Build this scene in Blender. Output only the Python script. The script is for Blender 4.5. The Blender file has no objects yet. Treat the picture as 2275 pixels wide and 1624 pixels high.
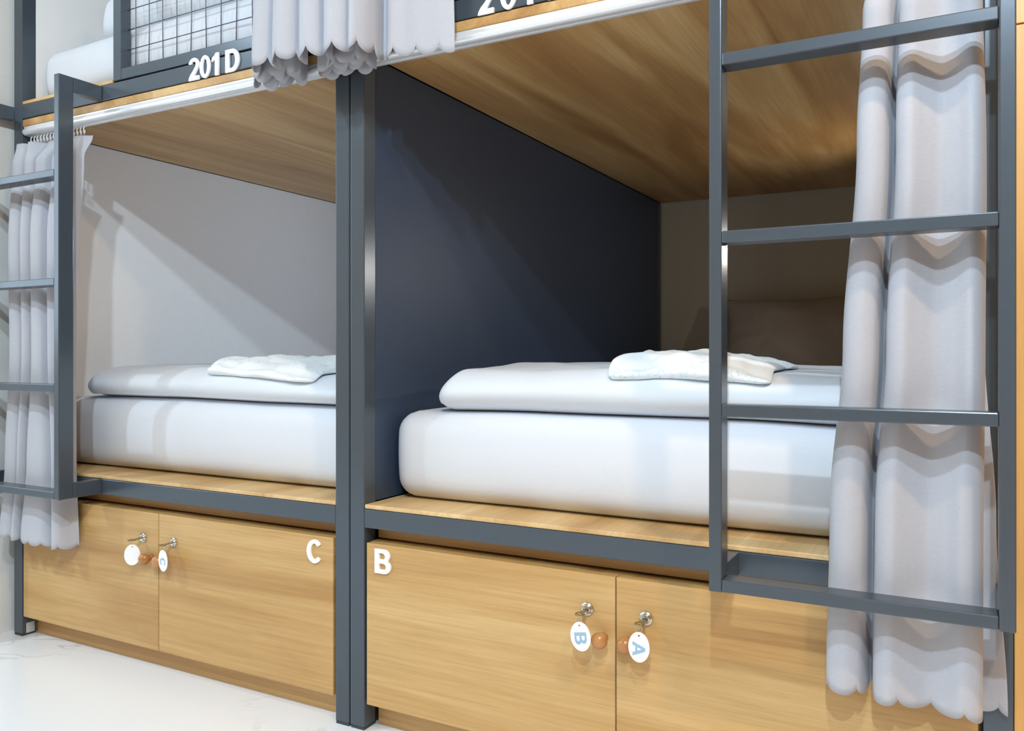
import bpy, bmesh, math, random
from mathutils import Vector, noise

# ------------------------------------------------------------------ camera, world, exposure
SC = bpy.context.scene
COL = SC.collection
random.seed(4)

cam_data = bpy.data.cameras.new('camera')
cam = bpy.data.objects.new('camera', cam_data)
COL.objects.link(cam)
cam.location = (1.1235, -1.36, 0.7907)
cam.rotation_euler = (math.pi / 2, 0, math.atan2(.4748, .880))
cam_data.sensor_fit = 'HORIZONTAL'
cam_data.sensor_width = 36.0
cam_data.lens = 1821.0 / 2275.0 * 36.0
cam_data.shift_y = -29.0 / 2275.0
cam_data.clip_start = 0.02
SC.camera = cam

SC.view_settings.view_transform = 'Standard'
SC.view_settings.look = 'None'
SC.view_settings.gamma = 1.0
SC.view_settings.use_curve_mapping = False
SC.view_settings.exposure = -0.58
SC.cycles.use_denoising = True
SC.cycles.max_bounces = 10
SC.cycles.diffuse_bounces = 6
SC.cycles.sample_clamp_indirect = 6.0
SC.cycles.caustics_reflective = False
SC.cycles.caustics_refractive = False

world = bpy.data.worlds.new('world')
SC.world = world
world.use_nodes = True
world.node_tree.nodes['Background'].inputs[0].default_value = (.90, .95, 1.0, 1)
world.node_tree.nodes['Background'].inputs[1].default_value = 0.25

ROOM_H = 2.62
COOL = (.70, .87, 1.0)
WARM = (1.0, .70, .40)
# ceiling downlights: x, y, watt, colour   (their fittings are built further down)
DOWNLIGHTS = [(-2.0, -1.7, 54, COOL), (-1.9, -2.5, 5, COOL), (-.6, -2.8, 4, COOL), (2.1, -2.3, 2, COOL),
              (1.80, -1.15, 40, WARM)]
# adjustable ceiling spots turned towards the bunks: x, y, watt
SPOTS = [(1.20, -1.65, 135), (1.35, -2.35, 235)]
WINDOW_LIGHT = 48
WINDOW_LIGHT_2 = 6
READING = [(-1, 1.30, 1.22, 5.6, (.68, .82, 1.0), 'left'), (1, 1.36, 1.125, 3.0, (1.0, .93, .84), 'right')]   # bunk side, y, z, watt

# ------------------------------------------------------------------ materials
def srgb(r, g, b):
    def f(c):
        c /= 255.0
        return c / 12.92 if c <= .04045 else ((c + .055) / 1.055) ** 2.4
    return (f(r), f(g), f(b), 1.0)

def new_mat(name):
    m = bpy.data.materials.new(name)
    m.use_nodes = True
    nt = m.node_tree
    b = nt.nodes['Principled BSDF']
    return m, nt, b

def N(nt, kind, **kw):
    n = nt.nodes.new(kind)
    for k, v in kw.items():
        if k in n.inputs:
            n.inputs[k].default_value = v
        else:
            setattr(n, k, v)
    return n

def coords(nt, scale, jitter=True):
    """object coordinates, shifted by a per-object amount so alike boards differ"""
    tc = N(nt, 'ShaderNodeTexCoord')
    mp = N(nt, 'ShaderNodeMapping')
    mp.inputs['Scale'].default_value = scale
    if jitter:
        oi = N(nt, 'ShaderNodeObjectInfo')
        mu = N(nt, 'ShaderNodeVectorMath', operation='SCALE')
        mu.inputs[0].default_value = (3.7, 5.1, 4.3)
        nt.links.new(oi.outputs['Random'], mu.inputs['Scale'])
        ad = N(nt, 'ShaderNodeVectorMath', operation='ADD')
        nt.links.new(tc.outputs['Object'], ad.inputs[0])
        nt.links.new(mu.outputs[0], ad.inputs[1])
        nt.links.new(ad.outputs[0], mp.inputs['Vector'])
    else:
        nt.links.new(tc.outputs['Object'], mp.inputs['Vector'])
    return mp

def ramp(nt, stops):
    r = N(nt, 'ShaderNodeValToRGB')
    e = r.color_ramp.elements
    while len(e) < len(stops):
        e.new(.5)
    for el, (p, c) in zip(e, stops):
        el.position = p
        el.color = c
    return r

def mixc(nt, fac, a, b, kind='MIX'):
    m = N(nt, 'ShaderNodeMix', data_type='RGBA', blend_type=kind)
    for s, v in ((0, fac), (6, a), (7, b)):
        if isinstance(v, (int, float)):
            m.inputs[s].default_value = v
        elif isinstance(v, tuple):
            m.inputs[s].default_value = v
        else:
            nt.links.new(v, m.inputs[s])
    return m.outputs[2]

def bump(nt, b, height, strength, dist=.002):
    bp = N(nt, 'ShaderNodeBump')
    bp.inputs['Strength'].default_value = strength
    bp.inputs['Distance'].default_value = dist
    nt.links.new(height, bp.inputs['Height'])
    nt.links.new(bp.outputs[0], b.inputs['Normal'])

def wood(name, light, mid, dark, axis, rough=.42):
    """veneer with the grain running along one axis"""
    m, nt, b = new_mat(name)
    lo, hi = .9, 9.0
    sc = {'x': (lo, hi, hi), 'y': (hi, lo, hi), 'z': (hi, hi, lo)}[axis]
    broad = N(nt, 'ShaderNodeTexNoise')
    broad.inputs['Scale'].default_value = 1.0
    broad.inputs['Detail'].default_value = 5
    broad.inputs['Distortion'].default_value = .9
    nt.links.new(coords(nt, sc).outputs[0], broad.inputs['Vector'])
    f = 16
    fine = N(nt, 'ShaderNodeTexNoise')
    fine.inputs['Scale'].default_value = 1.0
    fine.inputs['Detail'].default_value = 4
    fine.inputs['Distortion'].default_value = .3
    nt.links.new(coords(nt, tuple(v * (f if v == hi else 3.2) for v in sc)).outputs[0], fine.inputs['Vector'])
    pores = N(nt, 'ShaderNodeTexNoise')
    pores.inputs['Scale'].default_value = 1.0
    pores.inputs['Detail'].default_value = 2
    nt.links.new(coords(nt, tuple(v * (60 if v == hi else 14) for v in sc)).outputs[0], pores.inputs['Vector'])
    r1 = ramp(nt, [(.30, dark), (.50, mid), (.68, light)])
    nt.links.new(broad.outputs['Fac'], r1.inputs[0])
    r2 = ramp(nt, [(.34, (.80, .76, .70, 1)), (.60, (1, 1, 1, 1))])
    nt.links.new(fine.outputs['Fac'], r2.inputs[0])
    r3 = ramp(nt, [(.30, (.86, .83, .79, 1)), (.46, (1, 1, 1, 1))])
    nt.links.new(pores.outputs['Fac'], r3.inputs[0])
    c = mixc(nt, .55, r1.outputs[0], r2.outputs[0], 'MULTIPLY')
    c = mixc(nt, .6, c, r3.outputs[0], 'MULTIPLY')
    nt.links.new(c, b.inputs['Base Color'])
    b.inputs['Roughness'].default_value = rough
    bump(nt, b, pores.outputs['Fac'], .12, .001)
    return m

def plain(name, col, rough=.5, metal=0.0, nscale=0, nbump=0.0, ncol=.0, ndist=.001):
    m, nt, b = new_mat(name)
    b.inputs['Base Color'].default_value = col
    b.inputs['Roughness'].default_value = rough
    b.inputs['Metallic'].default_value = metal
    if nscale:
        n = N(nt, 'ShaderNodeTexNoise')
        n.inputs['Scale'].default_value = nscale
        n.inputs['Detail'].default_value = 4
        nt.links.new(coords(nt, (1, 1, 1)).outputs[0], n.inputs['Vector'])
        if nbump:
            bump(nt, b, n.outputs['Fac'], nbump, ndist)
        if ncol:
            r = ramp(nt, [(.3, tuple(v * (1 - ncol) for v in col[:3]) + (1,)), (.7, col)])
            nt.links.new(n.outputs['Fac'], r.inputs[0])
            nt.links.new(r.outputs[0], b.inputs['Base Color'])
    return m

def fabric(name, col, weave=900, strength=.25, sheen=.15, wr=0, rough=.9, translucent=0.0, streak=.05):
    m, nt, b = new_mat(name)
    b.inputs['Roughness'].default_value = rough
    b.inputs['Sheen Weight'].default_value = sheen
    w = N(nt, 'ShaderNodeTexNoise')
    w.inputs['Scale'].default_value = 1.0
    w.inputs['Detail'].default_value = 2
    nt.links.new(coords(nt, (weave * .12, weave * .12, weave)).outputs[0], w.inputs['Vector'])
    r = ramp(nt, [(.3, tuple(v * (1 - streak) for v in col[:3]) + (1,)), (.7, col)])
    nt.links.new(w.outputs['Fac'], r.inputs[0])
    nt.links.new(r.outputs[0], b.inputs['Base Color'])
    h = w.outputs['Fac']
    if wr:
        n = N(nt, 'ShaderNodeTexNoise')
        n.inputs['Scale'].default_value = wr
        n.inputs['Detail'].default_value = 3
        nt.links.new(coords(nt, (1, 1, 1)).outputs[0], n.inputs['Vector'])
        bp = N(nt, 'ShaderNodeBump')
        bp.inputs['Strength'].default_value = .35
        bp.inputs['Distance'].default_value = .006
        nt.links.new(n.outputs['Fac'], bp.inputs['Height'])
        b2 = N(nt, 'ShaderNodeBump')
        b2.inputs['Strength'].default_value = strength
        b2.inputs['Distance'].default_value = .0006
        nt.links.new(h, b2.inputs['Height'])
        nt.links.new(bp.outputs[0], b2.inputs['Normal'])
        nt.links.new(b2.outputs[0], b.inputs['Normal'])
    else:
        bump(nt, b, h, strength, .0006)
    if translucent:
        tr = N(nt, 'ShaderNodeBsdfTranslucent')
        tr.inputs['Color'].default_value = col
        mx = N(nt, 'ShaderNodeMixShader')
        mx.inputs[0].default_value = translucent
        out = nt.nodes['Material Output']
        nt.links.new(b.outputs[0], mx.inputs[1])
        nt.links.new(tr.outputs[0], mx.inputs[2])
        nt.links.new(mx.outputs[0], out.inputs['Surface'])
    return m

M = {}
M['steel'] = plain('grey_painted_steel', srgb(78, 87, 96), .25, .30, 60, .04, .04)
M['navy'] = plain('navy_panel', srgb(52, 66, 88), .45, 0, 30, .03, .05)
M['oak_x'] = wood('oak_veneer', srgb(208, 173, 118), srgb(195, 156, 99), srgb(174, 131, 76), 'x')
M['oak_y'] = wood('oak_board', srgb(214, 177, 122), srgb(194, 152, 97), srgb(168, 124, 73), 'y')
M['oak_deck'] = wood('pale_oak_board', srgb(226, 194, 144), srgb(212, 176, 124), srgb(190, 150, 98), 'y')
M['oak_edge'] = wood('oak_end_strip', srgb(205, 165, 105), srgb(190, 148, 90), srgb(166, 122, 70), 'y')
M['oak_lamplit'] = wood('cupboard_veneer_lamplit', srgb(218, 172, 104), srgb(210, 160, 90), srgb(196, 142, 74), 'z')  # oak with orange lamplight put into its colour
M['knobwood'] = wood('varnished_beech', srgb(200, 146, 92), srgb(184, 128, 76), srgb(160, 106, 58), 'x', .22)
M['aluminium'] = plain('white_track', srgb(238, 240, 244), .22, .35, 40, .02)
M['linen'] = fabric('white_bed_linen', srgb(213, 216, 223), 700, .15, .1, 7, .85, 0, .02)
M['duvet'] = fabric('white_duvet_cotton', srgb(215, 220, 227), 700, .15, .1, 9, .85, 0, .02)
M['greypillow'] = fabric('taupe_pillow_cotton', srgb(180, 173, 163), 700, .2, .1, 12, .9)
M['curtain'] = fabric('grey_curtain_linen', srgb(184, 185, 193), 1100, .35, .2, 0, .9, .05, .07)
M['chrome'] = plain('lock_chrome', srgb(205, 202, 192), .22, 1.0, 80, .02)
M['dark'] = plain('keyhole_black', srgb(25, 24, 24), .5, 0, 50, .02)
M['brass'] = plain('key_nickel', srgb(168, 156, 128), .35, 1.0, 90, .03)
M['tag'] = plain('white_tag_plastic', srgb(244, 246, 250), .35, 0, 60, .02)
M['blue'] = plain('pale_blue_print', srgb(150, 182, 205), .45, 0, 60, .02)
M['letter'] = plain('white_acrylic_letter', srgb(247, 248, 252), .35, 0, 60, .02)
M['hook'] = plain('white_hook_plastic', srgb(238, 240, 243), .4, 0, 60, .02)
M['wire'] = plain('dark_mesh_wire', srgb(92, 98, 112), .45, .2, 60, .03)
M['plaster'] = plain('white_wall_plaster', srgb(226, 226, 222), .8, 0, 45, .08, .02)
M['sidewall'] = plain('cream_side_board', srgb(238, 237, 236), .75, 0, 45, .04, .02)
M['backwall'] = plain('cream_back_plaster', srgb(214, 208, 188), .8, 0, 45, .05, .02)
M['bounce_wood'] = wood('unseen_wall_bounce_wood', srgb(212, 184, 146), srgb(200, 170, 130), srgb(180, 148, 108), 'z')  # unseen walls; wood tone set to dim and warm their bounced light
M['paper'] = plain('grey_sticker', srgb(190, 190, 190), .7, 0, 60, .02)
M['foot'] = plain('black_rubber', srgb(60, 62, 66), .7, 0, 60, .03)

def marble():
    m, nt, b = new_mat('white_marble_floor')
    mp = coords(nt, (1, 1, 1), False)
    n1 = N(nt, 'ShaderNodeTexNoise')
    n1.inputs['Scale'].default_value = 1.7
    n1.inputs['Detail'].default_value = 7
    n1.inputs['Distortion'].default_value = 1.6
    nt.links.new(mp.outputs[0], n1.inputs['Vector'])
    base = srgb(240, 243, 247)
    v = ramp(nt, [(.488, base), (.4985, srgb(205, 206, 210)), (.502, srgb(205, 206, 210)), (.512, base)])
    nt.links.new(n1.outputs['Fac'], v.inputs[0])
    n2 = N(nt, 'ShaderNodeTexNoise')
    n2.inputs['Scale'].default_value = 2.3
    nt.links.new(mp.outputs[0], n2.inputs['Vector'])
    mask = ramp(nt, [(.46, (0, 0, 0, 1)), (.62, (1, 1, 1, 1))])
    nt.links.new(n2.outputs['Fac'], mask.inputs[0])
    nt.links.new(mixc(nt, mask.outputs[0], base, v.outputs[0]), b.inputs['Base Color'])
    b.inputs['Roughness'].default_value = .22
    return m
M['marble'] = marble()

def towel_mat():
    m, nt, b = new_mat('white_towel_pale_blue_print')
    b.inputs['Roughness'].default_value = .95
    b.inputs['Sheen Weight'].default_value = .25
    base = srgb(236, 240, 243)
    n = N(nt, 'ShaderNodeTexNoise')             # small joined-up squiggles ...
    n.inputs['Scale'].default_value = 60
    n.inputs['Detail'].default_value = 1
    n.inputs['Distortion'].default_value = 1.5
    nt.links.new(coords(nt, (1.3, .7, 1)).outputs[0], n.inputs['Vector'])
    v = ramp(nt, [(.47, (0, 0, 0, 1)), (.49, (1, 1, 1, 1)), (.52, (1, 1, 1, 1)), (.54, (0, 0, 0, 1))])
    nt.links.new(n.outputs['Fac'], v.inputs[0])
    wv = N(nt, 'ShaderNodeTexWave', wave_type='BANDS', bands_direction='Y')      # ... set in rows
    wv.inputs['Scale'].default_value = 4.2
    wv.inputs['Distortion'].default_value = 1.0
    nt.links.new(coords(nt, (.6, 1, 0)).outputs[0], wv.inputs['Vector'])
    rows = ramp(nt, [(.66, (0, 0, 0, 1)), (.72, (.9, .9, .9, 1))])
    nt.links.new(wv.outputs['Fac'], rows.inputs[0])
    mk = mixc(nt, 1.0, v.outputs[0], rows.outputs[0], 'MULTIPLY')
    nt.links.new(mixc(nt, mk, base, srgb(196, 220, 230)), b.inputs['Base Color'])
    t = N(nt, 'ShaderNodeTexNoise')
    t.inputs['Scale'].default_value = 420
    nt.links.new(coords(nt, (1, 1, 1)).outputs[0], t.inputs['Vector'])
    bump(nt, b, t.outputs['Fac'], .5, .0015)
    return m
M['towel'] = towel_mat()

def emission(name, col, strength):
    m, nt, b = new_mat(name)
    b.inputs['Base Color'].default_value = (.8, .8, .8, 1)
    b.inputs['Emission Color'].default_value = tuple(col) + (1,)
    b.inputs['Emission Strength'].default_value = strength
    return m

# ------------------------------------------------------------------ mesh helpers
def link(name, me, mat, parent=None, smooth=False):
    o = bpy.data.objects.new(name, me)
    COL.objects.link(o)
    if mat is not None:
        me.materials.clear()
        me.materials.append(mat)
    if smooth:
        for p in me.polygons:
            p.use_smooth = True
    if parent is not None:
        o.parent = parent
        w = Vector((0, 0, 0))
        q = parent
        while q is not None:           # keep the world position of the mesh data
            w += q.location
            q = q.parent
        o.location = -w
    return o

def from_bm(name, bm, mat, parent=None, smooth=False):
    me = bpy.data.meshes.new(name)
    bmesh.ops.recalc_face_normals(bm, faces=bm.faces)
    bm.to_mesh(me)
    bm.free()
    return link(name, me, mat, parent, smooth)

def add_box(bm, x0, x1, y0, y1, z0, z1, bev=.0015, seg=2):
    g = bmesh.ops.create_cube(bm, size=1.0)
    for v in g['verts']:
        v.co = Vector(((x0 + x1) / 2 + v.co.x * (x1 - x0), (y0 + y1) / 2 + v.co.y * (y1 - y0),
                       (z0 + z1) / 2 + v.co.z * (z1 - z0)))
    if bev:
        es = list({e for v in g['verts'] for e in v.link_edges})
        bmesh.ops.bevel(bm, geom=es, offset=bev, segments=seg, profile=.5, affect='EDGES')

def box(name, x0, x1, y0, y1, z0, z1, mat, parent=None, bev=.0015, seg=2):
    bm = bmesh.new()
    add_box(bm, min(x0, x1), max(x0, x1), y0, y1, z0, z1, bev, seg)
    return from_bm(name, bm, mat, parent)

def add_tube(bm, pts, r, n=8, caps=True):
    pts = [Vector(p) for p in pts]
    rings = []
    up = Vector((0.13, 0.31, .94))
    for i, p in enumerate(pts):
        a = pts[max(i - 1, 0)]
        c = pts[min(i + 1, len(pts) - 1)]
        d = (c - a).normalized()
        u = d.cross(up)
        if u.length < 1e-4:
            u = d.cross(Vector((1, 0, 0)))
        u.normalize()
        w = d.cross(u)
        rr = r[i] if isinstance(r, (list, tuple)) else r
        rings.append([bm.verts.new(p + (u * math.cos(t) + w * math.sin(t)) * rr)
                      for t in (2 * math.pi * k / n for k in range(n))])
    for A, B in zip(rings, rings[1:]):
        for k in range(n):
            bm.faces.new((A[k], A[(k + 1) % n], B[(k + 1) % n], B[k]))
    if caps:
        bm.faces.new(rings[0])
        bm.faces.new(rings[-1])

def tube(name, pts, r, mat, parent=None, n=8):
    bm = bmesh.new()
    add_tube(bm, pts, r, n)
    return from_bm(name, bm, mat, parent, True)

def lathe_y(name, prof, cx, cz, mat, parent=None, n=24):
    """profile of (y, radius) turned about a line parallel to y"""
    bm = bmesh.new()
    rings = []
    for y, r in prof:
        rings.append([bm.verts.new((cx + r * math.cos(t), y, cz + r * math.sin(t)))
                      for t in (2 * math.pi * k / n for k in range(n))])
    for A, B in zip(rings, rings[1:]):
        for k in range(n):
            bm.faces.new((A[k], A[(k + 1) % n], B[(k + 1) % n], B[k]))
    bm.faces.new(rings[0])
    bm.faces.new(rings[-1])
    return from_bm(name, bm, mat, parent, True)

def empty(name, loc, parent=None):
    e = bpy.data.objects.new(name, None)
    COL.objects.link(e)
    e.empty_display_size = .05
    e.location = loc
    if parent is not None:
        e.parent = parent
        e.location = Vector(loc) - parent.location
    return e

def tag(o, label, cat, group=None):
    o['label'] = label
    o['category'] = cat
    if group:
        o['group'] = group
    return o

def struct(o, label=None):
    o['kind'] = 'structure'
    if label:
        o['label'] = label
    return o

def rounded(x0, x1, y0, y1, z0, z1, r, n, deform=None):
    """box grid whose corners are rounded by radii r = (rx, ry, rz), then deformed"""
    bm = bmesh.new()
    nx, ny, nz = n
    cache = {}
    lo = Vector((x0, y0, z0)); hi = Vector((x1, y1, z1))
    def V(i, j, k):
        key = (i, j, k)
        if key in cache:
            return cache[key]
        t = [i / nx, j / ny, k / nz]
        p = []
        for a in range(3):                      # denser rows in the rounded zones
            L = hi[a] - lo[a]
            f = t[a]
            e = .5 - .5 * math.cos(math.pi * f)
            f = .45 * f + .55 * e
            p.append(lo[a] + L * f)
        p = Vector(p)
        q = Vector([min(max(p[a], lo[a] + r[a]), hi[a] - r[a]) for a in range(3)])
        d = Vector([(p[a] - q[a]) / r[a] for a in range(3)])
        m = max(abs(d.x), abs(d.y), abs(d.z))
        if d.length > 1e-6 and m > 0:
            d = d.normalized() * m
        p = Vector([q[a] + d[a] * r[a] for a in range(3)])
        if deform:
            p = deform(p)
        cache[key] = bm.verts.new(p)
        return cache[key]
    def quad(*k):
        try:
            bm.faces.new([V(*q) for q in k])
        except ValueError:
            pass
    for i in range(nx):
        for j in range(ny):
            for k in (0, nz):
                quad((i, j, k), (i + 1, j, k), (i + 1, j + 1, k), (i, j + 1, k))
        for k in range(nz):
            for j in (0, ny):
                quad((i, j, k), (i + 1, j, k), (i + 1, j, k + 1), (i, j, k + 1))
    for j in range(ny):
        for k in range(nz):
            for i in (0, nx):
                quad((i, j, k), (i, j + 1, k), (i, j + 1, k + 1), (i, j, k + 1))
    return bm

# ------------------------------------------------------------------ lettering (flat cut-outs with thickness)
def ell(cx, cy, rx, ry, a0, a1, n=20):
    return [(cx + rx * math.cos(math.radians(a0 + (a1 - a0) * i / n)),
             cy + ry * math.sin(math.radians(a0 + (a1 - a0) * i / n))) for i in range(n + 1)]

GLYPH = {
    '0': [ell(.28, .5, .28, .51, 0, 360, 40)[:-1], ell(.28, .5, .125, .355, 0, 360, 40)[:-1]],
    '1': [[(.20, 0), (.40, 0), (.40, 1), (.24, 1), (.17, .89), (.03, .80), (.03, .62), (.20, .70)]],
    '2': [ell(.28, .71, .28, .30, 172, -32) + [(.40, .36), (.285, .185), (.56, .185), (.56, 0), (-.01, 0), (.02, .13),
          (.10, .27), (.24, .43)] + ell(.27, .70, .125, .155, -30, 165)],
    'D': [[(0, 0), (.36, 0)] + ell(.36, .5, .36, .5, -80, 80) + [(.36, 1), (0, 1)],
          [(.2, .17), (.33, .17)] + ell(.33, .5, .185, .33, -80, 80) + [(.33, .83), (.2, .83)]],
    'B': [[(0, 0), (.42, 0)] + ell(.42, .28, .30, .28, -80, 55) + [(.60, .525)] + ell(.40, .745, .275, .255, -30, 82) + [(.38, 1), (0, 1)],
          [(.2, .165), (.39, .165)] + ell(.39, .29, .125, .125, -80, 80) + [(.39, .415), (.2, .415)],
          [(.2, .58), (.36, .58)] + ell(.36, .71, .115, .125, -80, 80) + [(.36, .84), (.2, .84)]],
    'C': [ell(.38, .5, .38, .51, 38, 322, 40) + ell(.38, .5, .19, .345, 318, 42, 36)],
    'A': [[(0, 0), (.21, 0), (.285, .225), (.605, .225), (.68, 0), (.90, 0), (.55, 1), (.345, 1)],
          [(.338, .39), (.552, .39), (.447, .75)]],
}

def glyph_mesh(ch, height, depth, xform, wide=1.0):
    cu = bpy.data.curves.new('glyph_' + ch, 'CURVE')
    cu.dimensions = '2D'
    cu.fill_mode = 'BOTH'
    cu.extrude = depth / 2
    for loop in GLYPH[ch]:
        sp = cu.splines.new('POLY')
        sp.points.add(len(loop) - 1)
        for p, (x, y) in zip(sp.points, loop):
            p.co = (x * height * wide, y * height, 0, 1)
        sp.use_cyclic_u = True
    o = bpy.data.objects.new('glyph', cu)
    COL.objects.link(o)
    bpy.context.view_layer.update()
    me = bpy.data.meshes.new_from_object(o.evaluated_get(bpy.context.evaluated_depsgraph_get()))
    bpy.data.objects.remove(o)
    bpy.data.curves.remove(cu)
    for v in me.vertices:
        v.co = xform(v.co)
    return me

def glyph(name, ch, height, x, z, y_back, mat, parent, label=None, depth=.004, wide=1.0):
    """upright letter on a face that looks towards -y"""
    me = glyph_mesh(ch, height, depth, lambda c: Vector((x + c.x, y_back - depth / 2 - c.z, z + c.y)), wide)
    o = link(name, me, mat, parent)
    if label:
        o['label'] = label
    return o

# ------------------------------------------------------------------ the room
XL = -1.235
struct(box('floor', -3.4, 2.6, -3.2, 2.1, -.08, 0, M['marble'], None, 0), 'glossy white marble floor with faint grey veins')
struct(box('wall_left', -3.4, XL, -.20, 2.1, 0, ROOM_H, M['plaster'], None, 0), 'white plaster wall beside the left bunk')
struct(box('wall_back', XL, 2.6, 2.0, 2.1, 0, ROOM_H, M['backwall'], None, 0), 'cream wall behind the bunks')
struct(box('wall_right', 2.6, 2.7, -3.2, 2.1, 0, ROOM_H, M['bounce_wood'], None, 0), 'unseen wood-toned wall on the right side of the room')
WX0, WX1, WZ0, WZ1 = .2, 2.3, .45, 2.3          # wide window opposite the bunks
struct(box('wall_front', -3.4, WX0, -3.3, -3.2, 0, ROOM_H, M['bounce_wood'], None, 0), 'unseen wood-toned wall opposite the bunks')
struct(box('wall_front_pier', WX1, 2.6, -3.3, -3.2, 0, ROOM_H, M['bounce_wood'], None, 0), 'unseen wood-toned wall pier right of the wide window')
struct(box('wall_front_sill', WX0, WX1, -3.3, -3.2, 0, WZ0, M['bounce_wood'], None, 0), 'unseen wood-toned wall below the wide window')
struct(box('wall_front_lintel', WX0, WX1, -3.3, -3.2, WZ1, ROOM_H, M['bounce_wood'], None, 0), 'unseen wood-toned wall above the wide window')
struct(box('ceiling', -3.4, 2.6, -3.2, 2.1, ROOM_H, ROOM_H + .08, M['plaster'], None, 0), 'white ceiling')

# left end wall holds a tall window
wl = struct(box('wall_end', -3.5, -3.4, -3.2, -2.6, 0, ROOM_H, M['plaster'], None, 0), 'white wall pier beside the window')
struct(box('wall_end_pier', -3.5, -3.4, -1.0, -.20, 0, ROOM_H, M['plaster'], None, 0), 'white wall pier on the other side of the window')
struct(box('wall_end_sill', -3.5, -3.4, -2.6, -1.0, 0, .8, M['plaster'], None, 0), 'white wall below the window')
struct(box('wall_end_lintel', -3.5, -3.4, -2.6, -1.0, 2.3, ROOM_H, M['plaster'], None, 0), 'white wall above the window')
win = struct(empty('window_1', (-3.45, -1.8, .8)), 'white framed window in the end wall')
for (ya, yb, za, zb) in ((-2.6, -2.54, .8, 2.3), (-1.06, -1.0, .8, 2.3), (-2.54, -1.06, .8, .86), (-2.54, -1.06, 2.24, 2.3),
                         (-1.83, -1.77, .86, 2.24)):
    box('window_frame', -3.48, -3.42, ya, yb, za, zb, M['letter'], win, .002)
wf = struct(empty('window_2', ((WX0 + WX1) / 2, -3.25, WZ0)), 'wide white framed window opposite the bunks')
for (xa, xb, za, zb) in ((WX0, WX0 + .06, WZ0, WZ1), (WX1 - .06, WX1, WZ0, WZ1), (WX0 + .06, WX1 - .06, WZ0, WZ0 + .06),
                         (WX0 + .06, WX1 - .06, WZ1 - .06, WZ1), ((WX0 + WX1) / 2 - .03, (WX0 + WX1) / 2 + .03, WZ0 + .06, WZ1 - .06)):
    box('window_frame', xa, xb, -3.28, -3.22, za, zb, M['letter'], wf, .002)
for loc, rot, sx, sy, en in (((-3.52, -1.8, 1.55), (0, math.radians(-90), 0), 1.4, 1.5, WINDOW_LIGHT),
                             (((WX0 + WX1) / 2, -3.32, (WZ0 + WZ1) / 2), (math.radians(90), 0, 0), WX1 - WX0, WZ1 - WZ0, WINDOW_LIGHT_2)):
    L = bpy.data.lights.new('window_daylight', 'AREA')
    L.shape = 'RECTANGLE'; L.size = sx; L.size_y = sy; L.energy = en; L.color = (.74, .88, 1.0)
    lo = bpy.data.objects.new('window_daylight', L)
    COL.objects.link(lo)
    lo.location = loc
    lo.rotation_euler = rot

E_COOL = emission('cool_led_diffuser', COOL, 6)
E_WARM = emission('warm_led_diffuser', WARM, 6)
where = ['over the left end of the room', 'in the left rear corner', 'towards the opposite wall', 'in the right rear corner',
         'glowing warm in front of the cupboard']
for (x, y, w, c), wh in zip(DOWNLIGHTS, where):
    e = tag(empty('downlight', (x, y, ROOM_H)), 'round recessed ceiling downlight ' + wh, 'downlight', 'ceiling downlights')
    bm = bmesh.new()
    rings = []
    for z, r in ((0, .075), (-.008, .073), (-.010, .064), (-.002, .058)):
        rings.append([bm.verts.new((x + r * math.cos(t), y + r * math.sin(t), ROOM_H + z))
                      for t in (2 * math.pi * k / 32 for k in range(32))])
    for A, B in zip(rings, rings[1:]):
        for k in range(32):
            bm.faces.new((A[k], A[(k + 1) % 32], B[(k + 1) % 32], B[k]))
    from_bm('trim_ring', bm, M['letter'], e, True)
    bm = bmesh.new()
    bmesh.ops.create_circle(bm, cap_ends=True, segments=32, radius=.059)
    for v in bm.verts:
        v.co += Vector((x, y, ROOM_H - .003))
    from_bm('diffuser', bm, E_WARM if c is WARM else E_COOL, e)
    L = bpy.data.lights.new('downlight_lamp', 'AREA')
    L.shape = 'DISK'; L.size = .11; L.energy = w; L.color = c
    lo = bpy.data.objects.new('downlight_lamp', L)
    COL.objects.link(lo)
    lo.location = (x, y, ROOM_H - .012)

AIM = Vector((.10, .30, .70))
for (x, y, w), wh in zip(SPOTS, ('nearer the bunks', 'further from the bunks')):
    e = tag(empty('ceiling_spot', (x, y, ROOM_H)), 'white adjustable ceiling spotlight turned to the beds, ' + wh, 'spotlight', 'ceiling spotlights')
    src = Vector((x, y, ROOM_H - .10))
    d = (AIM - src).normalized()
    bm = bmesh.new()
    add_tube(bm, [(x, y, ROOM_H), (x, y, ROOM_H - .012)], .045, 24)
    from_bm('base_plate', bm, M['letter'], e, True)
    tube('stem', [(x, y, ROOM_H - .012), (x, y, ROOM_H - .07)], .007, M['chrome'], e, 10)
    bm = bmesh.new()
    add_tube(bm, [src - d * .03, src - d * .025, src + d * .055], [.02, .033, .042], 24)
    from_bm('lamp_head', bm, M['letter'], e, True)
    bm = bmesh.new()
    add_tube(bm, [src + d * .0555, src + d * .057], .036, 24)
    from_bm('lens', bm, E_COOL, e, True)
    L = bpy.data.lights.new('spot_lamp', 'SPOT')
    L.energy = w; L.color = COOL; L.spot_size = math.radians(98); L.spot_blend = .5; L.shadow_soft_size = .035
    lo = bpy.data.objects.new('spot_lamp', L)
    COL.objects.link(lo)
    lo.location = src + d * .10
    lo.rotation_euler = d.to_track_quat('-Z', 'Y').to_euler()

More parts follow.
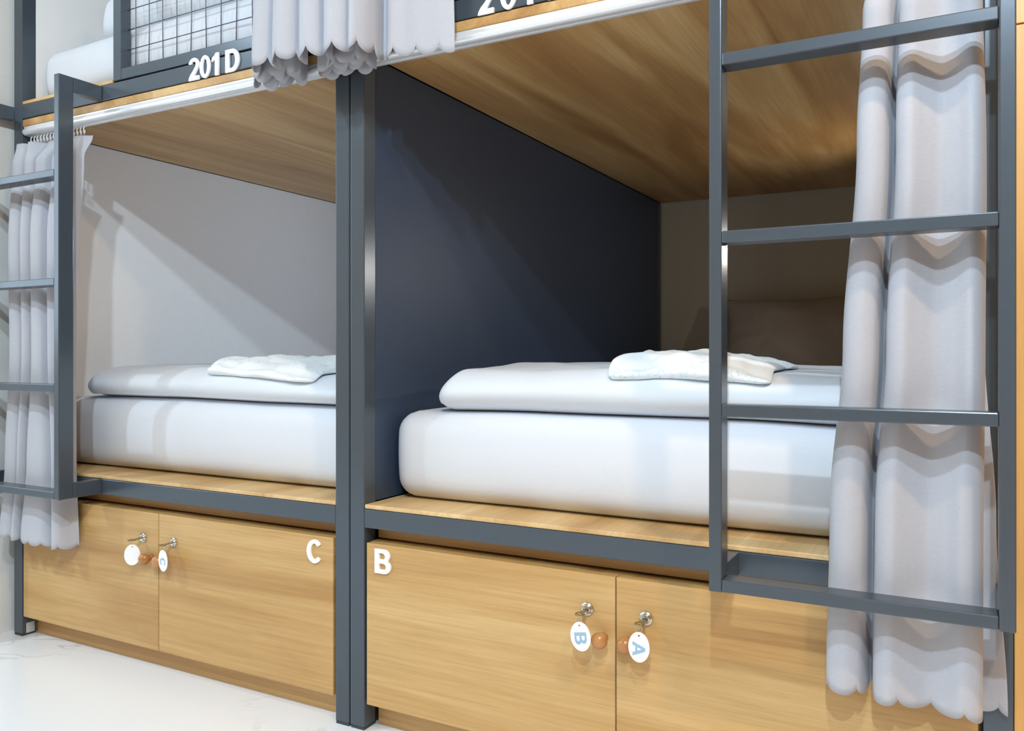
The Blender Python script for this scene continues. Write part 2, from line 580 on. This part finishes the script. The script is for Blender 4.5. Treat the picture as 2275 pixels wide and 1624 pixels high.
# ------------------------------------------------------------------ the two bunk beds (mirror images about x = 0)
DEPTH = 1.97
def bunk(s, label):
    """s = -1 for the left bunk, +1 for the right one; x is measured from the pair's meeting line"""
    e = tag(empty('bunk_bed', (s * .6, .98, 0)), label, 'bunk bed', 'bunk beds')
    X = lambda a: s * a
    st = M['steel']
    for a0, a1 in ((.0015, .0385), (1.160, 1.198)):
        for y0, y1 in ((0, .04), (DEPTH - .04, DEPTH)):
            box('post', X(a0), X(a1), y0, y1, .006, 2.36, st, e, .0025, 3)
    # front and back cross rails
    for y0, y1 in ((.0005, .0395), (DEPTH - .0395, DEPTH - .0005)):
        box('lower_rail', X(.0385), X(1.160), y0, y1, .4245, .464, st, e, .002)
        box('upper_rail', X(.0385), X(1.160), y0, y1, 1.440, 1.480, st, e, .002)
        box('top_rail', X(.0385), X(1.160), y0, y1, 2.32, 2.36, st, e, .002)
    for a0, a1 in ((.0015, .0385), (1.160, 1.198)):
        for z0, z1 in ((.4245, .464), (1.440, 1.480)):
            box('side_rail', X(a0), X(a1), .0405, DEPTH - .0405, z0, z1, st, e, .002)
    # boards
    box('lower_deck', X(.0395), X(1.159), .001, DEPTH - .045, .4645, .4735, M['oak_deck'], e, .002)
    bm = bmesh.new()
    for a0, a1, y0, y1 in ((.0395, 1.159, .0335, DEPTH - .045), (.7735, 1.159, .001, .0335)):
        add_box(bm, min(X(a0), X(a1)), max(X(a0), X(a1)), y0, y1, 1.4805, 1.4895, .0008, 1)
    from_bm('upper_deck', bm, M['oak_deck'], e)
    box('ceiling_board', X(.0395), X(1.159), .0005, DEPTH, 1.4165, 1.4385, M['oak_y'], e, .004, 3)
    # side panels of the sleeping bays
    pm = M['navy']
    for z0, z1 in ((.4745, 1.4162), (1.4905, 2.33)):
        box('partition_panel', X(.0215), X(.0375), .0405, DEPTH, z0, z1, pm, e, .001)
        box('side_panel', X(1.161), X(1.177), .0405, DEPTH, z0, z1, M['sidewall'] if s < 0 else pm, e, .001)  # unseen right panel made navy to keep its bay dark
    # curtain tracks: a flat flange above a rounded rail with a lip
    for zb, nm in ((1.3905, 'curtain_track'), (2.296, 'curtain_track')):
        bm = bmesh.new()
        prof = [(.004, .0225), (.004, .0195)]
        prof += [(.0105 + .0115 * math.cos(t), .0105 + .0085 * math.sin(t)) for t in
                 (math.radians(a) for a in range(150, 271, 15))]
        prof += [(.020, .002), (.020, .0005), (.026, .0005), (.026, .0225)]
        A = [bm.verts.new((X(.046), y - .004, zb + z * 1.15)) for y, z in prof]
        B = [bm.verts.new((X(1.150), y - .004, zb + z * 1.15)) for y, z in prof]
        n = len(prof)
        for k in range(n):
            bm.faces.new((A[k], A[(k + 1) % n], B[(k + 1) % n], B[k]))
        bm.faces.new(A); bm.faces.new(B)
        from_bm(nm, bm, M['aluminium'], e)
    # ladder
    lad = empty('ladder', (s * 1.0, -.096, .426), e)
    la, lb = (.7935, 1.1945) if s > 0 else (.8140, 1.2155)
    for a in (la, lb - .0195):
        box('stile', X(a), X(a + .0195), -.116, -.077, .4262, 1.4782, st, lad, .002, 3)
        box('bracket', X(a), X(a + .0195), -.0768, .0003, 1.4405, 1.4782, st, lad, .0015)
        box('bracket', X(a), X(a + .0195), -.0768, .0003, .4262, .4640, st, lad, .0015)
    for zc in (1.2355, .9658, .7025, .4365):
        box('rung', X(la + .0197), X(lb - .0197), -.1155, -.0775, zc - .0093, zc + .0093, st, lad, .0018)
    # weld beads where the brackets meet the rail
    for a in (la,):
        bm = bmesh.new()
        for k in range(7):
            g = bmesh.ops.create_icosphere(bm, subdivisions=1, radius=.0026)
            for v in g['verts']:
                v.co += Vector((X(a + (.0 if s < 0 else .0195)), -.0012, 1.443 + k * .0055))
        from_bm('weld_bead', bm, st, lad, True)
    # guard with wire mesh between the ladder and the inner post
    ga = empty('guard_rail', (s * .4, .015, 1.482), e)
    g0, g1, zt = .0390, .7705, 1.86
    gz = 1.4835
    box('guard_stile', X(g1 - .031), X(g1), .0008, .0300, gz, zt, st, ga, .0018)
    box('guard_stile', X(g0), X(g0 + .030), .0008, .0300, gz, zt, st, ga, .0018)
    box('guard_bar', X(g0 + .0305), X(g1 - .0315), .0008, .0300, gz, gz + .0285, st, ga, .0018)
    box('guard_bar', X(g0 + .0305), X(g1 - .0315), .0008, .0300, zt - .0285, zt, st, ga, .0018)
    a = g1 - .0635
    k = 0
    while a > g0 + .05:
        wob = .0016 * math.sin(k * 2.1)
        tube('mesh_wire', [(X(a + wob), .019, gz + .026), (X(a - wob * .6), .0192, gz + .12), (X(a), .019, gz + .24), (X(a + wob), .019, zt - .026)],
             .0013, M['wire'], ga, 6)
        a -= .0508
        k += 1
    for k in range(6):
        z = 1.5655 + .0512 * k
        tube('mesh_wire', [(X(g0 + .028), .0216, z), (X(.4), .0217, z + .0008), (X(g1 - .02), .0216, z)], .0013, M['wire'], ga, 6)
    # feet
    for a0, a1 in ((.0025, .0375), (1.161, 1.197)):
        for y0, y1 in ((.001, .039), (DEPTH - .039, DEPTH - .001)):
            box('foot', X(a0), X(a1), y0, y1, 0, .006, M['foot'], e, .001)
    return e

bedL = bunk(-1, 'grey steel bunk bed on the left, numbered 201 D')
bedR = bunk(1, 'grey steel bunk bed on the right, numbered 201 B, with a navy side panel')

# room numbers on the upper rails
H = .0525
for ch, x in (('2', -.4865), ('0', -.4490), ('1', -.4105), ('D', -.3640)):
    glyph('number_character' if ch.isdigit() else 'number_letter', ch, H, x, 1.4385, .0004, M['letter'], bedL,
          'white character ' + ch + ' of the number 201 D', .004, 1.18)
for ch, x in (('2', .3170), ('0', .3660), ('1', .4110), ('B', .4660)):
    glyph('number_character' if ch.isdigit() else 'number_letter', ch, H, x, 1.4385, .0004, M['letter'], bedR,
          'white character ' + ch + ' of the number 201 B', .004, 1.18)
# paper sticker low on the far left foot
box('paper_sticker', -1.1612, -1.1598, .012, .036, .006, .034, M['paper'], bedL, 0)

# ------------------------------------------------------------------ storage cabinets below the beds
def cabinet(s, label, letters):
    e = tag(empty('storage_cabinet', (s * .6, .3, 0)), label, 'cabinet', 'storage cabinets under the bunks')
    X = lambda a: s * a
    ox = M['oak_x']
    box('carcass', X(.0435), X(1.156), .0195, .62, .056, .3925, ox, e, .001)
    box('plinth', X(.0435), X(1.156), .042, .60, 0, .0555, ox, e, .001)
    box('top_board', X(.0435), X(1.156), .0420, .62, .3968, .4235, ox, e, .001)
    box('edge_strip', X(.0435), X(1.156), .0195, .0432, .3928, .3940, M['oak_edge'], e, 0)
    for k, (a0, a1, lx, kx) in enumerate(((.0450, .5965, .5430, .5750), (.5985, 1.154, .6535, .6225))):
        d = box('door', X(a0), X(a1), .0005, .0190, .0565, .3940, ox, e, .0012)
        cx = X(kx)
        prof = [(.0004, .0085), (-.0030, .0080), (-.0065, .0066), (-.0095, .0072)]
        prof += [(-.0215 - .0130 * math.cos(t), .0148 * math.sin(t) if math.sin(t) > .02 else .0003) for t in
                 (math.radians(q) for q in range(155, -1, -12))]
        lathe_y('knob', prof, cx, .2845, M['knobwood'], d)
        lk = lathe_y('lock', [(.0004, .0122), (-.0012, .0122), (-.0022, .0114), (-.0022, .0094), (-.0056, .0090), (-.0064, .0078),
                              (-.0064, .0003)], X(lx), .330, M['chrome'], d, 28)
        if letters[k]:
            ch, gx = letters[k]
            glyph('door_letter', ch, .0500, gx, .3355, .0004, M['letter'], d, 'white letter ' + ch, .0045, 1.12)
    return e

cabL = cabinet(-1, 'oak two-door cabinet under the left bunk, marked with a white letter C', (('C', -.1155), None))
cabR = cabinet(1, 'oak two-door cabinet under the right bunk, marked with a white letter B', (('B', .0690), None))

# ------------------------------------------------------------------ keys with oval tags hanging in the locks
def key(x, turn, ch, label, swing=0.0, drop=0.0, yoff=0.0):
    z = .330
    e = tag(empty('key_with_tag', (x, -.03, .29)), label, 'key', 'cabinet keys with oval tags')
    bm = bmesh.new()
    add_box(bm, x - .0040, x + .0040, -.024, -.0066, z - .0009, z + .0009, .0003, 1)     # blade
    A, B = [], []
    for k in range(20):
        t = 2 * math.pi * k / 20
        A.append(bm.verts.new((x + .0085 * math.cos(t), -.0325 + .0105 * math.sin(t), z - .0010)))
        B.append(bm.verts.new((x + .0085 * math.cos(t), -.0325 + .0105 * math.sin(t), z + .0010)))
    for k in range(20):
        bm.faces.new((A[k], A[(k + 1) % 20], B[(k + 1) % 20], B[k]))
    bm.faces.new(A); bm.faces.new(B)
    from_bm('key', bm, M['brass'], e)
    # keyhole slot beside the blade
    box('keyhole', x - .0052, x + .0052, -.0068, -.0063, z - .0014, z + .0014, M['dark'], e, 0)
    yk = -.0400 + yoff
    ring = [(x + .0014 + .0052 * math.sin(t) * math.cos(turn), yk + .0052 * math.sin(t) * math.sin(turn) * .6 + .001,
             z - .0045 + .0078 * math.cos(t) - drop * .5) for t in (2 * math.pi * k / 18 for k in range(19))]
    tube('split_ring', ring, .0006, M['chrome'], e, 6)
    # oval tag hanging below the ring, turned about the vertical
    hx, hy, hz = .0183, .0255, .0
    cz = z - .0105 - hy - drop
    c, s_ = math.cos(turn), math.sin(turn)
    cs, ss = math.cos(swing), math.sin(swing)
    def T(u, v, w):
        u, v2 = u * cs - (v - hy) * ss, u * ss + (v - hy) * cs
        v = v2 + hy
        return Vector((x + .0014 + u * c - w * s_, yk + u * s_ + w * c, cz + v))
    bm = bmesh.new()
    out = [(hx * math.cos(t), hy * math.sin(t)) for t in (2 * math.pi * k / 40 for k in range(40))]
    hol = [(.0019 * math.cos(t), hy - .0062 + .0019 * math.sin(t)) for t in (2 * math.pi * k / 40 for k in range(40))]
    lay = []
    for w in (-.0009, .0009):
        lay.append(([bm.verts.new(T(u, v, w)) for u, v in out], [bm.verts.new(T(u, v, w)) for u, v in hol]))
    for o_, h_ in lay:
        for k in range(40):
            bm.faces.new((o_[k], o_[(k + 1) % 40], h_[(k + 1) % 40], h_[k]))
    for q in (0, 1):
        a, b = lay[0][q], lay[1][q]
        for k in range(40):
            bm.faces.new((a[k], a[(k + 1) % 40], b[(k + 1) % 40], b[k]))
    tg = from_bm('tag', bm, M['tag'], e)
    if ch:   # the letter lies on its side, top to the right
        hgt, wide = .0222, {'A': 1.22, 'B': 1.32, 'C': 1.15}[ch]
        wd = {'A': .90, 'B': .72, 'C': .76}[ch] * hgt * wide
        me = glyph_mesh(ch, hgt, .0004, lambda q: T(q.y - hgt / 2, -(q.x - wd / 2) - .003, -.0011 + q.z), wide)
        link('tag_letter', me, M['blue'], tg)
    return e

key(-.6535, math.radians(42), None, 'key with a blank white oval tag, left of the round knobs of the left cabinet', 0, 0, .008)
key(-.5430, math.radians(-8), 'C', 'key with a white oval tag lettered C in the left cabinet', .05, .001, .008)
key(.5430, math.radians(6), 'B', 'key with a white oval tag lettered B in the right cabinet', .13, .001)
key(.6535, math.radians(4), 'A', 'key with a white oval tag lettered A in the right cabinet', .0, .001)

# ------------------------------------------------------------------ bedding
from mathutils.bvhtree import BVHTree
def surface(o):
    me = o.data
    t = BVHTree.FromPolygons([v.co.copy() for v in me.vertices], [tuple(p.vertices) for p in me.polygons])
    def h(x, y, default):
        hit = t.ray_cast(Vector((x, y, 3.0 if default > 1.3 else 1.35)), Vector((0, 0, -1)))
        return hit[0].z if hit[0] is not None else default
    return h

def nz(p, f, a, off=0.0):
    return noise.noise(Vector((p.x * f + off, p.y * f - off * .7, p.z * f + off * .3))) * a

def mattress(x0, x1, z0, label, off, h=.188, y0=.090):
    def df(p):
        u = (p.x - x0) / (x1 - x0); v = (p.y - .085) / 1.83
        if p.z > z0 + .12:
            p.z += .006 * math.sin(math.pi * min(max(u, 0), 1)) ** .5 + nz(p, 3.0, .004, off)
        w = max(0.0, min(1.0, (p.z - z0) / h))
        p.y -= .012 * math.sin(math.pi * w) * (1 if p.y < .2 else 0) * (0.6 + .4 * math.sin(math.pi * u))
        p.y += nz(p, 4.0, .004, off + 3) * (1 if p.y < .25 else 0)
        p.z += max(0, nz(p, 2.2, .004, off + 9)) * (1 if w < .1 else 0)
        return p
    bm = rounded(x0, x1, y0, 1.92, z0, z0 + h, (.045, .045, .045), (46, 60, 16), df)
    return tag(from_bm('mattress', bm, M['linen'], None, True), label, 'mattress', 'mattresses')

mB = mattress(.0445, 1.152, .474, 'thick white mattress on the lower right bunk', 1.0)
mC = mattress(-1.152, -.0445, .474, 'thick white mattress on the lower left bunk', 5.0)
mD = mattress(-1.142, -.0445, 1.490, 'white mattress on the upper left bunk behind the wire guard', 9.0, .150, .047)

def duvet(bed, x0, x1, z0, label, off, y0=.095, y1=.78, h=.098, bulge=.012):
    top = surface(bed)
    xa, xb = x0 + .03, min(x1, max(v.co.x for v in bed.data.vertices)) - .06
    def df(p):
        u = (p.x - x0) / (x1 - x0); v = (p.y - y0) / (y1 - y0); w = (p.z - z0) / h
        # plump left end that tapers towards its upper edge
        e = max(0.0, 1 - u / .16)
        p.x += e * e * w * .050
        p.y -= bulge * math.sin(math.pi * min(max(w, 0), 1)) * (1 - min(1, max(0, v) * 3))
        k = min(1.0, max(0.0, w))
        k = k * k * (3 - 2 * k)
        p.z += k * (nz(p, 4.5, .008, off) + nz(p, 12, .003, off + 4) - .014 * max(0.0, (u - .55) / .45) ** 1.3 - .008 * max(0.0, 1 - v / .35) ** 2)
        p.y += nz(p, 5.0, .009, off + 2) * (1 - min(1, max(0, v) * 2))
        p.z += top(min(max(p.x, xa), xb), max(p.y, y0 + .06), z0) - z0 + .0012
        return p
    bm = rounded(x0, x1, y0, y1, z0, z0 + h, (.055, .052, .048), (70, 46, 18), df)
    return tag(from_bm('duvet', bm, M['duvet'], None, True), label, 'duvet', 'folded duvets')

dB = duvet(mB, .128, 1.120, .666, 'folded white duvet on the lower right bunk under a rumpled towel', 2.0, h=.094)
dC = duvet(mC, -1.045, -.060, .666, 'folded white duvet on the lower left bunk under a rumpled towel', 13.0, h=.084)
dD = duvet(mD, -.985, -.10, 1.645, 'folded white duvet on the upper left bunk behind the wire guard', 21.0, y0=.10, y1=.9, h=.145)

def towel(bed, x0, x1, z0, label, off, h=.024):
    top_of = surface(bed)
    y0, y1 = .086, .41
    def df(p):
        u = (p.x - x0) / (x1 - x0); v = (p.y - y0) / (y1 - y0); w = (p.z - z0) / h
        top = max(0.0, min(1.0, w))
        p.z += top * (nz(p, 13, .010, off) - abs(nz(p, 17, .011, off + 3)) + nz(p, 34, .005, off + 5) + .006 * math.sin(math.pi * min(1, max(0, u)) * .9 + .5)
                      - .008 * max(0, u - .7) / .3)
        p.x += nz(p, 10, .010, off + 1)
        p.y += nz(p, 10, .016, off + 2)
        e = max(0.0, (u - .72) / .28)
        p.z = z0 + (p.z - z0) * (1 - .35 * e * e)
        p.z += max(top_of(p.x, max(p.y, .100), z0), z0 - .05) - z0 + .001      # follows the duvet below it
        return p
    bm = rounded(x0, x1, y0, y1, z0, z0 + h, (.020, .024, min(.0145, h * .48)), (64, 44, 10), df)
    return tag(from_bm('towel', bm, M['towel'], None, True), label, 'towel', 'rumpled printed towels')

towel(dB, .540, .845, .765, 'rumpled white towel with pale blue print on the lower right duvet', 31.0)
towel(dC, -.535, -.190, .757, 'rumpled white towel with pale blue print on the lower left duvet', 47.0, h=.022)
def pillow(label):
    bm = bmesh.new()
    n = 40
    cx, cz, wx, hz_ = .655, .842, .335, .158
    for side in (-1, 1):
        g = {}
        for i in range(n + 1):
            for j in range(n + 1):
                u = -1 + 2 * i / n; v = -1 + 2 * j / n
                t = max(0.0, (1 - abs(u) ** 2.6)) ** .55 * max(0.0, (1 - abs(v) ** 2.6)) ** .55
                pinx = 1 - .06 * (1 - v * v)              # edges draw in between the corners
                pinz = 1 - .10 * (1 - u * u) if v < 0 else 1 - .05 * (1 - u * u)
                x = cx + u * wx * pinx
                z = cz + v * hz_ * pinz
                y = .078 * t * side
                q = Vector((x, 0, z))
                y += side * t * (nz(q, 7, .016, 3) - abs(nz(q, 15, .016, 8)) + nz(q, 30, .004, 5))
                z += nz(q, 6, .008, 12)
                g[i, j] = bm.verts.new((x, 1.772 + (z - .68) * .40 + y, z))
        for i in range(n):
            for j in range(n):
                bm.faces.new((g[i, j], g[i + 1, j], g[i + 1, j + 1], g[i, j + 1]))
    bmesh.ops.remove_doubles(bm, verts=bm.verts, dist=.0008)
    return tag(from_bm('pillow', bm, M['greypillow'], None, True), label, 'pillow')
pillow('taupe pillow leaning on the back wall of the lower right bunk')

# ------------------------------------------------------------------ curtains
def catmull(pts, n):
    P = [Vector((p[0], p[1], 0)) for p in pts]
    P = [P[0] * 2 - P[1]] + P + [P[-1] * 2 - P[-2]]
    out = []
    segs = len(P) - 3
    for k in range(n + 1):
        t = k / n * segs
        i = min(int(t), segs - 1)
        f = t - i
        a, b, c, d = P[i:i + 4]
        out.append(.5 * ((2 * b) + (c - a) * f + (2 * a - 5 * b + 4 * c - d) * f * f + (3 * b - a - 3 * c + d) * f ** 3))
    return out

def curtain(label, levels, zhem, scallop=.047, amp=.013, ncol=260, nrow=70, off=0.0, hem_tilt=0.0, ztop_drop=None):
    """levels: (z, plan points) from top to bottom, all with the same number of points; the hem is scalloped"""
    e_loc = levels[-1][1][len(levels[-1][1]) // 2]
    root = empty('curtain', (e_loc[0], e_loc[1], zhem))
    tag(root, label, 'curtain', 'grey scalloped bunk curtains')
    curves = [(z, catmull(p, ncol)) for z, p in levels]
    low = curves[-1][1]
    arc = [0.0]
    for a, b in zip(low, low[1:]):
        arc.append(arc[-1] + (b - a).length)
    ztop = levels[0][0]
    bm = bmesh.new()
    grid = []
    for j in range(nrow + 1):
        row = []
        f = j / nrow
        f = f if f < .8 else .8 + (f - .8)            # uniform rows
        for i in range(ncol + 1):
            sc = (arc[i] / scallop) % 1.0
            hem = zhem + hem_tilt * (arc[i] / arc[-1]) - amp * math.sqrt(max(0.0, 1 - (2 * sc - 1) ** 2))
            zt = ztop - (ztop_drop(i / ncol) if ztop_drop else 0)
            z = zt + (hem - zt) * f
            for (za, ca), (zb, cb) in zip(curves, curves[1:]):
                if z >= zb or zb == curves[-1][0]:
                    t = min(1.0, max(0.0, (za - z) / (za - zb)))
                    t = t * t * (3 - 2 * t)
                    p = ca[i].lerp(cb[i], t)
                    break
            q = Vector((p.x * 9 + off, p.y * 9, z * 2.2))
            p = Vector((p.x + noise.noise(q) * .0035, p.y + noise.noise(q + Vector((7, 3, 1))) * .003, z))
            row.append(bm.verts.new(p))
        grid.append(row)
    for A, B in zip(grid, grid[1:]):
        for i in range(ncol):
            bm.faces.new((A[i], A[i + 1], B[i + 1], B[i]))
    o = from_bm('cloth', bm, M['curtain'], root, True)
    sol = o.modifiers.new('thickness', 'SOLIDIFY')
    sol.thickness = .0012
    sol.offset = 0
    return root, grid

# lower right, drawn open behind the right ladder
mid = [(.990, -.012), (.9770, -.030), (.9805, -.056), (1.000, -.066), (1.0175, -.058), (1.0240, -.038), (1.0290, -.014), (1.0360, -.012),
       (1.0345, -.036), (1.0400, -.058), (1.0580, -.068), (1.0790, -.056), (1.1010, -.045), (1.1230, -.053), (1.1420, -.066),
       (1.1560, -.058), (1.1600, -.036), (1.1540, -.012), (1.1480, -.0075), (1.1600, -.0070)]
def shift(pts, fx, fy=lambda x, y: y):
    return [(fx(x, y), fy(x, y)) for x, y in pts]
r_top = shift(mid, lambda x, y: 1.012 + (x - .977) * .775, lambda x, y: .012 + (y + .035) * .38)
r_up = shift(mid, lambda x, y: 1.003 + (x - .977) * .862, lambda x, y: -.014 + (y + .035) * .75)
r_m1 = shift(mid, lambda x, y: .9965 + (x - .977) * .905)
r_low = shift(mid, lambda x, y: .9590 + (x - .977) * 1.06 if x < 1.150 else x - .002)
r_bot = shift(mid, lambda x, y: .9530 + (x - .977) * 1.10 if x < 1.150 else x - .002)
for lst, ex in ((r_low, .012), (r_bot, .026)):       # loose back edge swings out to the right near the hem
    lst[-2] = (1.160, -.0080)
    lst[-1] = (1.162 + ex, -.0150)
curR, _ = curtain('grey linen curtain drawn open behind the right ladder',
                  [(1.372, r_top), (1.300, r_up), (1.10, r_m1), (.80, mid), (.55, r_low), (.28, r_bot)], .302, .047, .014, 300, 84, 1.0, -.012)

# lower left, drawn open behind the left ladder
lmid = [(-1.155, -.012), (-1.160, -.040), (-1.135, -.064), (-1.100, -.058), (-1.085, -.022), (-1.078, -.012), (-1.082, -.040), (-1.060, -.066),
        (-1.030, -.060), (-1.022, -.022), (-1.015, -.012), (-1.020, -.045), (-.995, -.067), (-.962, -.062), (-.950, -.030), (-.944, -.012),
        (-.946, -.040), (-.925, -.064), (-.900, -.056), (-.888, -.026), (-.882, -.012)]
KN = [-1.160, -1.082, -1.020, -.946, -.882]
def remap(to):
    def f(x, y):
        k = 0
        while k < len(KN) - 2 and x > KN[k + 1]:
            k += 1
        return to[k] + (to[k + 1] - to[k]) * (x - KN[k]) / (KN[k + 1] - KN[k])
    return f
l_top = shift(lmid, remap([-1.158, -1.103, -1.049, -.985, -.872]), lambda x, y: -.010 + (y + .035) * .5 if x < -1.04 else .008 + (y + .035) * .36)
l_up = shift(lmid, remap([-1.150, -1.092, -1.044, -.980, -.872]), lambda x, y: -.024 + (y + .035) * .62)
l_m1 = shift(lmid, remap([-1.132, -1.072, -1.034, -.968, -.888]))
l_mid = shift(lmid, remap([-1.128, -1.064, -1.030, -.958, -.900]))
l_low = shift(lmid, remap([-1.150, -1.078, -1.058, -.938, -.900]))
l_bot = shift(lmid, remap([-1.172, -1.102, -1.084, -.941, -.888]))
curL, gridL = curtain('grey linen curtain drawn open behind the left ladder',
                      [(1.362, l_top), (1.30, l_up), (1.10, l_m1), (.80, l_mid), (.50, l_low), (.28, l_bot)], .305, .047, .013, 300, 84, 5.0, -.012)

# heading hooks of the lower curtains
for root, xs, y in ((curL, [-1.128 + .0145 * k for k in range(17)], .010), (curR, [1.024 + .0125 * k for k in range(11)], .012)):
    for k, x in enumerate(xs):
        t = .4 * math.sin(k * 2.3)
        pts = [(x, y, 1.3905), (x + .003 * t, y - .004, 1.382), (x + .004, y - .007, 1.374), (x + .002 * t, y - .003, 1.366),
               (x - .003, y + .001, 1.371), (x - .002, y, 1.378)]
        tube('hook', pts, .0013, M['hook'], root, 6)

# upper curtains gathered at the inner posts, hems hanging in front of the rails
def gather(layers, front, tail=()):
    """plan of a bunched curtain: layers folded one before the other, then the round front folds"""
    pts = []
    for k, (y, xa, xb) in enumerate(layers):          # the cloth runs to and fro across the bunch
        n = 5
        for q in range(n):
            t = q / (n - 1)
            pts.append((xa + (xb - xa) * t, y + .0065 * math.sin(k * 1.7 + q * 2.4) * (0 if q in (0, n - 1) else 1)))
    for xa, xb, yf, yb in front:                       # round folds that face the room
        w = xb - xa
        pts += [(xa + w * .02, yb), (xa - w * .02, yf + .028), (xa + w * .22, yf + .004), (xa + w * .55, yf - .003), (xa + w * .85, yf + .008),
                (xb + w * .01, yf + .032)]
    return pts + list(tail)
u1 = gather([(-.013, -.232, -.105), (-.036, -.100, -.225), (-.060, -.212, -.080), (-.084, -.076, -.190)],
            [(-.146, -.088, -.150, -.108), (-.084, -.022, -.156, -.112), (-.018, .040, -.150, -.108)])
u1t = shift(u1, lambda x, y: -.050 + (x + .050) * .88, lambda x, y: y * .92 - .004)
curtain('grey gathered curtain of the upper left bunk above the twin posts',
        [(2.290, u1t), (1.75, u1t), (1.36, u1)], 1.393, .046, .022, 520, 60, 11.0, -.004)
u2 = gather([(-.013, -.060, .080), (-.036, .084, -.044), (-.060, -.034, .096), (-.084, .094, .012)],
            [(.046, .104, -.150, -.108)],
            [(.108, -.118), (.114, -.140), (.126, -.142), (.136, -.120), (.136, -.090), (.130, -.064), (.128, -.052), (.138, -.052), (.150, -.070),
             (.166, -.074), (.186, -.062), (.210, -.058), (.235, -.050), (.262, -.043), (.286, -.036)])
u2t = shift(u2, lambda x, y: .06 + (x - .06) * .94, lambda x, y: y * .93 - .003)
curtain('grey gathered curtain of the upper right bunk with a flat loose edge',
        [(2.290, u2t), (1.75, u2t), (1.36, u2)], 1.390, .046, .021, 520, 60, 17.0, -.006)

# ------------------------------------------------------------------ reading lamps inside the lower bays
for s_, y, z, watt, colr, side in READING:
    a = -.0385 if s_ < 0 else 1.1605           # panel the lamp is screwed to
    d = -1
    e = tag(empty('reading_lamp', (a, y, z)), 'small white reading lamp inside the lower ' + side + ' bay', 'lamp', 'bunk reading lamps')
    box('back_plate', a + d * .0005, a + d * .008, y - .03, y + .03, z - .03, z + .03, M['letter'], e, .002)
    tube('arm', [(a + d * .008, y, z), (a + d * .030, y - .006, z + .004), (a + d * .045, y - .018, z + .004)], .005, M['chrome'], e, 10)
    bm = bmesh.new()
    add_tube(bm, [(a + d * .044, y - .012, z + .004), (a + d * .052, y - .022, z + .003), (a + d * .070, y - .045, z)], [.008, .020, .026], 20, True)
    from_bm('lamp_shade', bm, M['letter'], e, True)
    bm = bmesh.new()
    add_tube(bm, [(a + d * .0703, y - .0454, z), (a + d * .0715, y - .0470, z)], .022, 20, True)
    from_bm('bulb', bm, emission('reading_bulb', colr, 14.0), e, True)
    L = bpy.data.lights.new('reading_light', 'AREA')
    L.shape = 'DISK'; L.size = .04; L.energy = watt; L.color = colr
    lo = bpy.data.objects.new('reading_light', L)
    COL.objects.link(lo)
    lo.location = (a + d * .0735, y - .0495, z)
    lo.rotation_euler = Vector((d * .75, -.62, -.05)).to_track_quat('-Z', 'Y').to_euler()

# ------------------------------------------------------------------ cupboard at the right end
cb = tag(empty('wooden_cupboard', (1.5, .3, 0)), 'wooden cupboard at the right end of the bunks, orange lamplight put into its colour', 'cupboard')
box('carcass', 1.1985, 1.80, .0205, .62, 0, 2.30, M['oak_lamplit'], cb, .001)
box('door', 1.1985, 1.4985, .0005, .0200, .004, 1.2545, M['oak_lamplit'], cb, .001)
box('door', 1.1985, 1.4985, .0005, .0200, 1.2565, 2.298, M['oak_lamplit'], cb, .001)
box('door', 1.5005, 1.80, .0005, .0200, .004, 1.2545, M['oak_lamplit'], cb, .001)
box('door', 1.5005, 1.80, .0005, .0200, 1.2565, 2.298, M['oak_lamplit'], cb, .001)
